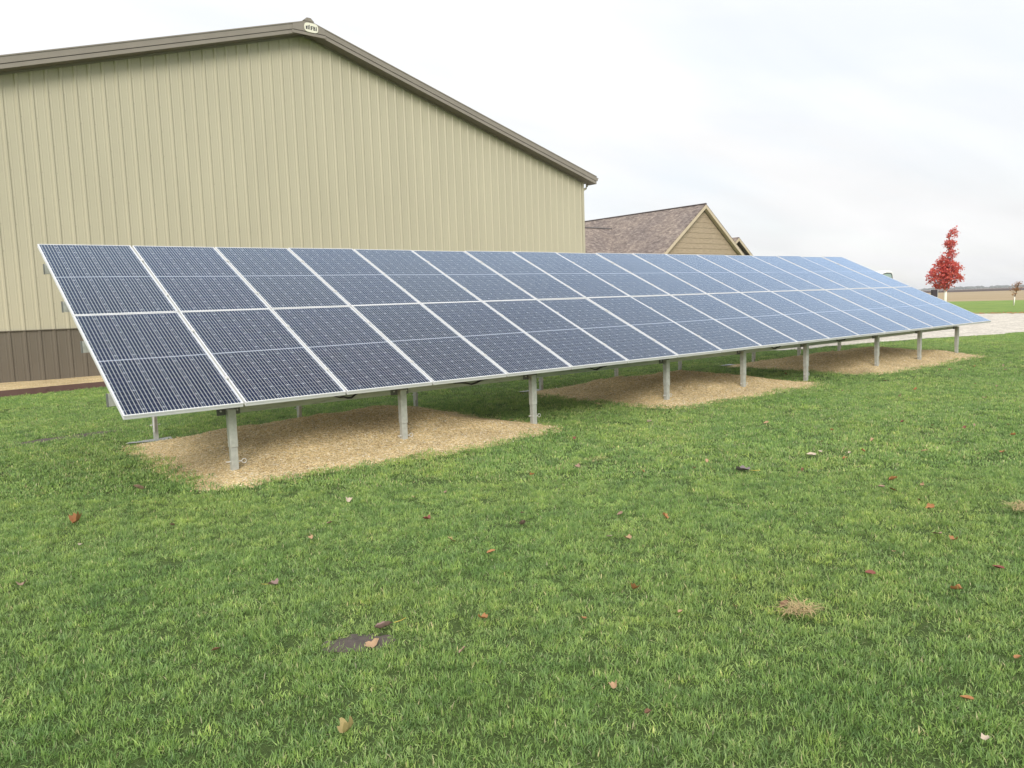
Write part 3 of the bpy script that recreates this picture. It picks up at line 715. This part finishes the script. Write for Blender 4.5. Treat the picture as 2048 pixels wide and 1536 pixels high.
# crossing wing on the left slope
cz = 8.1; cy = 43.35 - 34.4; cx = -1.64
for sg in (-1, 1):
    ye = cy + sg * 6.6; zl = cz - HS * 6.6; xv = (zl - PKZ) / HS
    q = [(-14, cy, cz), (cx, cy, cz), (xv, ye, zl), (-14, ye, zl)]
    roof_slab('wing_roof', house, q if sg < 0 else q[::-1], .1)
MB().prism([(cy - .13, cz - .02), (cy, cz + .06), (cy + .13, cz - .02)], 'x', -14, cx).build('wing_ridge_cap', M['bronze_dark'], house)
MB().prism([(cy - 6.2, 0), (cy + 6.2, 0), (cy + 6.2, 3.2), (cy, cz - .3), (cy - 6.2, 3.2)], 'x', -13.6, -7.9).build('wing_wall', M['housewall'], house)
# small gable to the right
sx, sz, sy = 61.84 - 52.88, 7.09, 2.6
for sg in (-1, 1):
    xe = sx + sg * 3.6; ze = sz - .74 * 3.6
    roof_slab('dormer_roof', house, [(sx, sy, sz), (sx, sy + 9, sz), (xe, sy + 9, ze), (xe, sy, ze)] if sg > 0 else [(sx, sy + 9, sz), (sx, sy, sz), (xe, sy, ze), (xe, sy + 9, ze)], .08)
    MB().prism([(sx + sg * .02, sz - .08), (xe, ze - .08), (xe, ze - .36), (sx + sg * .02, sz - .36)], 'y', sy - .02, sy + .04).build('dormer_rake_board', M['housetrim'], house)
MB().prism([(sx - 3.3, 0), (sx + 3.3, 0), (sx + 3.3, sz - .45 - 2.45), (sx, sz - .45), (sx - 3.3, sz - .45 - 2.45)], 'y', sy + .4, sy + 8.8).build('dormer_wall', M['housewall'], house)

# ------------------------------------------------------------------ truck parked on the drive
tr = tag(empty('parked_truck', (24.2, 5.38, .015), 0), 'white truck parked behind the far end of the solar array', 'truck')
cabp = [(-1.35, .55), (1.05, .55), (1.05, 1.28), (.86, 2.14), (.78, 2.20), (.40, 2.21), (.24, 2.16), (-.70, 2.06), (-.85, 1.2), (-1.35, 1.2)]
MB().prism(cabp, 'y', 0, 1.95).build('cab', M['truckwhite'], tr, bevel=.05)
MB().prism([(1.055, .55), (2.35, .55), (2.38, 1.02), (2.2, 1.16), (1.055, 1.26)], 'y', .08, 1.87).build('hood', M['truckwhite'], tr, bevel=.05)
MB().prism([(-4.0, .6), (-1.36, .6), (-1.36, 1.25), (-4.0, 1.25)], 'y', .02, 1.93).build('bed', M['truckwhite'], tr, bevel=.03)
MB().box(2.36, 2.46, .05, 1.9, .48, .68).build('bumper', M['chrome'], tr, bevel=.02)
for y_, s_ in ((-.012, 1), (1.962, -1)):
    wp = [(-.50, 1.30), (.93, 1.30), (.78, 2.06), (.70, 2.13), (.34, 2.135), (-.42, 2.00), (-.50, 1.92)]
    def inset(p, d):
        cx_ = sum(q[0] for q in p) / len(p); cz_ = sum(q[1] for q in p) / len(p); return [(cx_ + (q[0] - cx_) * (1 - d), cz_ + (q[1] - cz_) * (1 - d * 1.6)) for q in p]
    wi = inset(wp, .06)
    win = MB(); n_ = len(wp); ya, yb = y_, y_ + .02 * s_
    win.add([(a, ya, b_) for a, b_ in wp] + [(a, ya, b_) for a, b_ in wi] + [(a, yb, b_) for a, b_ in wp] + [(a, yb, b_) for a, b_ in wi],
            [(i, (i + 1) % n_, n_ + (i + 1) % n_, n_ + i) for i in range(n_)] + [(i, 2 * n_ + i, 2 * n_ + (i + 1) % n_, (i + 1) % n_) for i in range(n_)] + [(n_ + i, n_ + (i + 1) % n_, 3 * n_ + (i + 1) % n_, 3 * n_ + i) for i in range(n_)])
    win = win.build('window_seal', M['rubber'], tr)
    MB().prism(wi, 'y', y_ + .006 * s_, y_ + .014 * s_).build('window', M['winglass'], win)
MB().add([(1.062, .2, 1.34), (1.062, 1.75, 1.34), (.892, 1.72, 2.05), (.892, .23, 2.05)], [(0, 1, 2, 3)]).build('windshield', M['winglass'], tr)
for wx in (1.65, -2.75):
    for wy in (.12, 1.83):
        wh = MB().tube([(wx, wy - .12, .39), (wx, wy + .12, .39)], .39, 24).build('wheel', M['rubber'], tr)
        MB().tube([(wx, wy - .128, .39), (wx, wy + .128, .39)], .22, 20).build('rim', M['chrome'], wh)
for wy in (.25, 1.7): MB().box(2.381, 2.40, wy - .12, wy + .12, .8, .96).build('headlight', M['cream'], tr)

# ------------------------------------------------------------------ trees and posts far right
def make_tree(name, loc, rz, prof, leafm, nclump, per, lsize, trunk_r, guard_h, label, lean, top):
    t = tag(empty(name, loc, rz), label, 'tree'); r = random.Random(hash(name) % 1000 + 5)
    r = random.Random(len(name) * 13)
    tp = [(lean * q * q * top, .05 * math.sin(q * 9), q * top) for q in [k / 12 for k in range(13)]]
    tk = MB().tube(tp, [trunk_r * (1 - .9 * k / 12) + .006 for k in range(13)], 8).build('trunk', M['bark'], t, smooth=True)
    MB().tube([(0, 0, .0), (lean * (guard_h / top) ** 2 * top, .01, guard_h)], trunk_r * 1.25, 10).build('trunk_guard', M['guard'], tk, smooth=True)
    zs = [p[0] for p in prof]
    def ext(z): return (np.interp(z, zs, [p[1] for p in prof]), np.interp(z, zs, [p[2] for p in prof]))
    br = MB(); lf = MB(); wts = [max(.25, (p[2] - p[1])) for p in prof]
    for c in range(nclump):
        while True:
            z = r.uniform(zs[0], zs[-1]); a, b_ = ext(z)
            if r.random() < (b_ - a) ** 1.5 / 4.5 + .06: break
        mid, hw = (a + b_) / 2, (b_ - a) / 2; an = r.uniform(0, 6.283); q = math.sqrt(r.random()) * .93
        cx_, cy_ = mid + hw * q * math.cos(an), min(hw, 1.25) * q * math.sin(an)
        zq = max(z - r.uniform(.25, .6) * math.hypot(cx_, cy_) - .15, guard_h); k = zq / top; sx_ = lean * k * k * top
        if c % 2 == 0: br.tube([(sx_, .05 * math.sin(k * 9), zq), ((sx_ + cx_) / 2, cy_ / 2, (zq + z) / 2 + .05), (cx_, cy_, z)], [.022, .013, .005], 5)
        for l in range(per):
            p_ = Vector((cx_ + r.gauss(0, .11), cy_ + r.gauss(0, .11), z + r.gauss(0, .075)))
            n_ = Vector((r.gauss(0, .6), r.gauss(0, .6), r.uniform(.2, 1.2))).normalized(); u = n_.orthogonal().normalized(); u.rotate(Matrix.Rotation(r.uniform(0, 6.28), 3, n_)); v = n_.cross(u); s = lsize * r.uniform(.65, 1.25)
            lf.add([p_ - u * s * .5, p_ - u * s * .1 + v * s * .5, p_ + u * s * .25 + v * s * .22 + n_ * s * .1, p_ + u * s * .6, p_ + u * s * .25 - v * s * .22 + n_ * s * .1, p_ - u * s * .1 - v * s * .5], [(0, 1, 2, 3, 4, 5)])
    br.build('branches', M['bark'], t, smooth=True); lf.build('crown', leafm, t); return t
RZT = math.atan2(-.628, .778); q = .0402
prof = [(1.62, -20, 3), (1.75, -22, 12), (1.95, -32, 28), (2.25, -38, 34), (2.6, -35, 32), (2.95, -30, 31), (3.3, -25, 29), (3.7, -16, 22), (4.1, -11, 20), (4.45, -5, 20), (4.68, 2, 15), (4.82, 5, 13), (4.95, 0, 19), (5.3, -4, 18), (5.5, 2, 17), (5.9, 4, 18), (6.35, 3, 18)]
make_tree('maple_tree', (65.0, 19.8, 0), RZT, [(a, b_ * q, c * q) for a, b_, c in prof], M['maple'], 290, 19, .13, .085, 1.55, 'young red maple tree with bright crimson leaves on the lawn', .055, 6.2)
prof2 = [(.75, -3, 2), (1.0, -4, 6), (1.4, -3, 10), (1.8, 2, 14), (2.05, 8, 15)]
make_tree('sapling', (72.6, 17.4, 0), RZT, [(a, b_ * q, c * q) for a, b_, c in prof2], M['rust'], 34, 9, .085, .035, .72, 'small rust coloured sapling with a white trunk guard at the right', .22, 1.9)
pb = tag(empty('dark_marker_post', (51.4, 15.0, 0), RZT), 'short dark boxy post standing just left of the red maple', 'post')
MB().box(-.16, .16, -.12, .12, 1.05, 1.53).build('box', M['postbox'], pb, bevel=.02)
MB().box(.17, .22, -.05, .05, 0, 1.5).build('pole', M['galv'], pb)

# ------------------------------------------------------------------ far tree line
mb = MB(); r = random.Random(3)
for k in range(900):
    y = r.uniform(-700, 2600); x = 2250 + r.uniform(-120, 200) - .1 * y; n_ = noise.noise((y * .004, 0, 0))
    hgt = max(1.2, 3 + max(0, 1000 - y) * .012 + 4 * n_ + r.gauss(0, 1.2)); wd = r.uniform(5, 14); vs = [(x, y, hgt)]
    for ring, (zr, rr_) in enumerate(((.75, .7), (.35, 1.0), (-.05, .95))):
        for a in range(9): vs.append((x + wd * rr_ * math.cos(a * .698) * r.uniform(.8, 1.15), y + wd * rr_ * math.sin(a * .698) * r.uniform(.8, 1.15), hgt * zr * r.uniform(.85, 1.12)))
    mb.add(vs, [(0, 1 + a, 1 + (a + 1) % 9) for a in range(9)] + [(1 + s * 9 + a, 10 + s * 9 + a, 10 + s * 9 + (a + 1) % 9, 1 + s * 9 + (a + 1) % 9) for s in range(2) for a in range(9)])
tag(mb.build('far_tree_line', M['farwood']), 'hazy line of far trees along the horizon', 'tree line', kind='stuff')

# ------------------------------------------------------------------ leaves and straw on the lawn
def leaf_mesh(seed, mat, curl, kind, stem):
    r = random.Random(seed); mb = MB(); n = 22; vs = [(0, 0, 0)]
    for k in range(n):
        t = 2 * math.pi * k / n
        if kind == 0: rad = .5 * (.62 + .38 * math.cos(t)) ** .3 * (1 + .05 * r.uniform(-1, 1)); x, y = rad * math.cos(t) * 1.05, rad * math.sin(t) * .72
        else: rad = .5 * (.66 + .30 * abs(math.cos(2.5 * t)) + .06 * r.uniform(-1, 1)); x, y = rad * math.cos(t), rad * math.sin(t)
        vs.append((x, y, 0))
    mid = [(a * .55, b_ * .55, 0) for a, b_, _ in vs[1:]]
    allv = [(0, 0, 0)] + mid + vs[1:]
    out_ = []
    for (x, y, z_) in allv:
        z2 = curl * (y * y * 2.2 + .6 * x * x + .35 * x * y) + .05 * noise.noise((x * 5 + seed, y * 5, seed)) + .02
        out_.append((x, y * (1 - .3 * curl), z2))
    mb.add(out_, [(0, 1 + k, 1 + (k + 1) % n) for k in range(n)] + [(1 + k, 1 + n + k, 1 + n + (k + 1) % n, 1 + (k + 1) % n) for k in range(n)])
    if stem:
        mb.mi = 1; mb.tube([(-.42, 0, .05), (-.75, .05, .03), (-1.05, .02, .06)], .014, 5)
    me = mb.mesh('fallen_leaf', [mat, M['stem']], True); return me
NAMED = [  # x, y, size, colour, curl, stem, label
 (.27, -3.80, .115, 'mauve', .9, 1, 'large curled mauve leaf with yellow stem beside the bare mud patch'),
 (.14, -3.91, .09, 'tan', .5, 0, 'tan leaf lying flat at the front of the bare mud patch'),
 (.39, -4.26, .055, 'pink', .6, 0, 'small pale pink leaf to the right of the bare mud patch'),
 (4.23, -3.05, .15, 'grey', .55, 1, 'big grey brown leaf with yellow stem on the open lawn'),
 (1.84, -2.93, .085, 'mauve', .5, 0, 'mauve leaf lying alone in the middle of the lawn'),
 (-.48, -.51, .13, 'orange', 1.3, 0, 'curled orange tan leaf standing up at the left side of the lawn'),
 (.14, .37, .13, 'pink', .7, 0, 'pinkish leaf left of the tip of the near gravel mound'),
 (1.27, -2.89, .07, 'yellow', .5, 0, 'yellow tan leaf in the middle of the lawn'),
 (1.30, -3.27, .07, 'orange', .7, 0, 'orange leaf just below the yellow leaf in mid lawn'),
 (.09, -2.86, .085, 'mauve', .7, 1, 'pink mauve leaf with thin stem above the bare mud patch'),
 (-.43, -3.49, .06, 'brown', .8, 0, 'brown curled leaf left of the bare mud patch'),
 (.65, -4.93, .05, 'tan', .9, 0, 'tan orange leaf near the bottom centre of the lawn'),
 (.60, -5.15, .05, 'brown', 1.2, 0, 'narrow brown leaf standing on edge at the bottom of the picture'),
 (-.29, -4.51, .085, 'yellow', 1.3, 0, 'folded greenish yellow leaf at the bottom left of the lawn'),
 (1.54, -5.88, .055, 'orange', .9, 0, 'red orange leaf in the lower right corner of the lawn'),
 (1.31, -6.02, .04, 'pale', .6, 0, 'pale scrap of leaf at the lower right edge'),
 (1.83, -4.94, .075, 'brown', 1.0, 0, 'brown leaf caught on the clump of dry straw'),
 (4.75, -4.11, .085, 'orange', .7, 0, 'upper of two orange leaves close together at right'),
 (4.43, -4.25, .085, 'orange', .3, 0, 'lower of two orange leaves close together at right'),
 (3.52, -4.95, .075, 'pink', .3, 0, 'square pinkish leaf at the right of the lawn'),
 (5.23, -3.11, .10, 'pale', .5, 0, 'pale leaf on the lawn in front of the middle gravel mound')]
for i, (x, y, s, c, cu, st, lb) in enumerate(NAMED):
    o = link('fallen_leaf', leaf_mesh(i, M['leaf_' + c], cu, i % 2, st)); o.location = (x, y, .024 if i != 1 else .012); o.scale = (s, s, s)
    o.rotation_euler = (random.gauss(0, .22), random.gauss(0, .22), (math.pi + .1 if i in (0,) else random.uniform(0, 6.28))); tag(o, lb, 'leaf', 'leaves fallen on the lawn')
SM = ('orange', 'tan', 'red', 'pale', 'pink')
small = [(2.03, -5.88, 'orange'), (1.49, -4.28, 'orange'), (1.42, -4.64, 'tan'), (4.1, -4.67, 'orange'), (3.0, -4.93, 'tan'), (2.64, -5.41, 'orange'), (2.56, -5.0, 'red'), (3.46, -5.07, 'orange'), (1.02, -4.37, 'orange'), (.67, -4.04, 'orange'),
 (1.98, -1.78, 'pink'), (2.87, -1.82, 'orange'), (2.05, -3.56, 'pale'), (2.1, -3.67, 'tan'), (-.58, -1.2, 'pale'), (-.98, -1.83, 'pink'), (.02, -1.15, 'pink'), (6.44, -4.32, 'orange'), (3.12, -5.44, 'red'), (1.66, -4.78, 'orange'),
 (11.61, -.79, 'red'), (7.6, -2.89, 'red'), (7.56, -3.24, 'red'), (7.61, -3.56, 'red'), (5.9, -2.85, 'red'), (6.3, -3.18, 'tan'), (6.22, -2.87, 'red'), (10.73, -1.67, 'orange'), (9.86, -1.83, 'pink'), (14.07, -.83, 'tan')]
r = random.Random(21)
while len(small) < 78:
    d = r.uniform(5, 19); rg = r.uniform(-.35, .74) * d; x = CAM.x + FWD.x * d + FWD.y * rg; y = CAM.y + FWD.y * d - FWD.x * rg
    if y > -.5 and r.random() < .85 or y > 3: continue
    small.append((x, y, r.choice(['orange', 'tan', 'pink', 'tan', 'pale', 'red', 'orange', 'pink'])))
sm_me = {c: [leaf_mesh(100 + k, M['leaf_' + c], .8, k % 2, 0) for k in range(2)] for c in SM}
LOOK = {'orange': 'orange', 'tan': 'tan', 'red': 'dark red', 'pale': 'whitish', 'pink': 'pinkish brown'}
ORD = ['leftmost', 'second from left', 'third from left', 'fourth from left', 'fifth from left', 'sixth from left', 'seventh from left', 'eighth from left', 'ninth from left', 'tenth from left']
zones = {}
for k, (x, y, c) in enumerate(small):
    d, rg = camxy(x, y); u = rg / d
    zones.setdefault((c, 'near' if d < 4.2 else ('middle' if d < 8 else 'far'), 'left' if u < -.2 else ('central' if u < .25 else 'right')), []).append((u, k))
lab = {}
for (c, dz, uz), mem in zones.items():
    for q_, (u, k) in enumerate(sorted(mem)):
        lab[k] = 'small %s leaf on the %s %s lawn' % (LOOK[c], dz, uz) + ((', ' + ORD[q_] + ' of its colour there') if len(mem) > 1 else '')
for k, (x, y, c) in enumerate(small):
    o = link('fallen_leaf', sm_me[c][k % 2]); s = r.uniform(.04, .072) * (1 if y < -2 else 1.15); o.scale = (s, s, s); o.location = (x, y, .024)
    o.rotation_euler = (r.gauss(0, .3), r.gauss(0, .3), r.uniform(0, 6.28)); tag(o, lab[k], 'leaf', 'small leaves on the lawn')
# loose leaves blown against the far side of the drive: too many and small to count
mb = MB()
for k in range(900):
    y = r.uniform(-8, 26); x = 49.6 + r.gauss(0, .5) + .25 * noise.noise((y * .4, 0, 0)); s = r.uniform(.05, .12); a = r.uniform(0, 3.1)
    mb.add([(x - s * math.cos(a), y - s * math.sin(a), .03), (x + s * math.sin(a), y - s * math.cos(a), .04 + s * .4), (x + s * math.cos(a), y + s * math.sin(a), .03), (x - s * math.sin(a), y + s * math.cos(a), .05)], [(0, 1, 2, 3)])
tag(mb.build('leaf_litter', M['leaf_orange']), 'drift of orange leaves along the far edge of the gravel drive', 'leaves', kind='stuff')
def straw_clump(loc, n, rad, label, seed):
    r = random.Random(seed); mb = MB()
    for k in range(n):
        a = r.uniform(0, 6.28); q_ = rad * math.sqrt(r.random()); x, y = q_ * math.cos(a), q_ * math.sin(a) * .6; L = r.uniform(.05, .13); b_ = r.uniform(0, 6.28); e = r.uniform(.02, .3)
        p0 = Vector((x, y, .02)); p1 = p0 + Vector((math.cos(b_) * L * .6, math.sin(b_) * L * .6, L * e)); p2 = p1 + Vector((math.cos(b_) * L * .4, math.sin(b_) * L * .4, -L * .1)); w_ = Vector((-math.sin(b_), math.cos(b_), 0)) * .0016
        mb.add([p0 - w_, p0 + w_, p1 + w_, p1 - w_, p2], [(0, 1, 2, 3), (3, 2, 4)])
    tag(mb.build('straw_clump', M['straw'], loc=loc), label, 'straw', 'dry straw on the lawn')
straw_clump((1.81, -5.03, .02), 120, .075, 'clump of dry straw with a brown leaf on it', 1)
straw_clump((4.50, -5.12, .02), 150, .14, 'clump of dry straw at the right edge of the lawn', 2)
straw_clump((3.68, -1.79, .015), 26, .12, 'few thin straws lying on the lawn before the near gravel mound', 3)

# ------------------------------------------------------------------ haze over the plain
hm = bpy.data.materials.new('haze'); hm.use_nodes = True; ht = hm.node_tree; ht.nodes.clear()
ho = ht.nodes.new('ShaderNodeOutputMaterial'); pv = ht.nodes.new('ShaderNodeVolumePrincipled')
pv.inputs['Color'].default_value = (.93, .95, 1, 1); pv.inputs['Density'].default_value = .00024; pv.inputs['Anisotropy'].default_value = 0
ht.links.new(pv.outputs[0], ho.inputs['Volume'])
tag(MB().box(-120, 4200, -2600, 4200, -2, 24).build('haze', hm), 'thin pale haze over the plain', 'haze', kind='stuff')
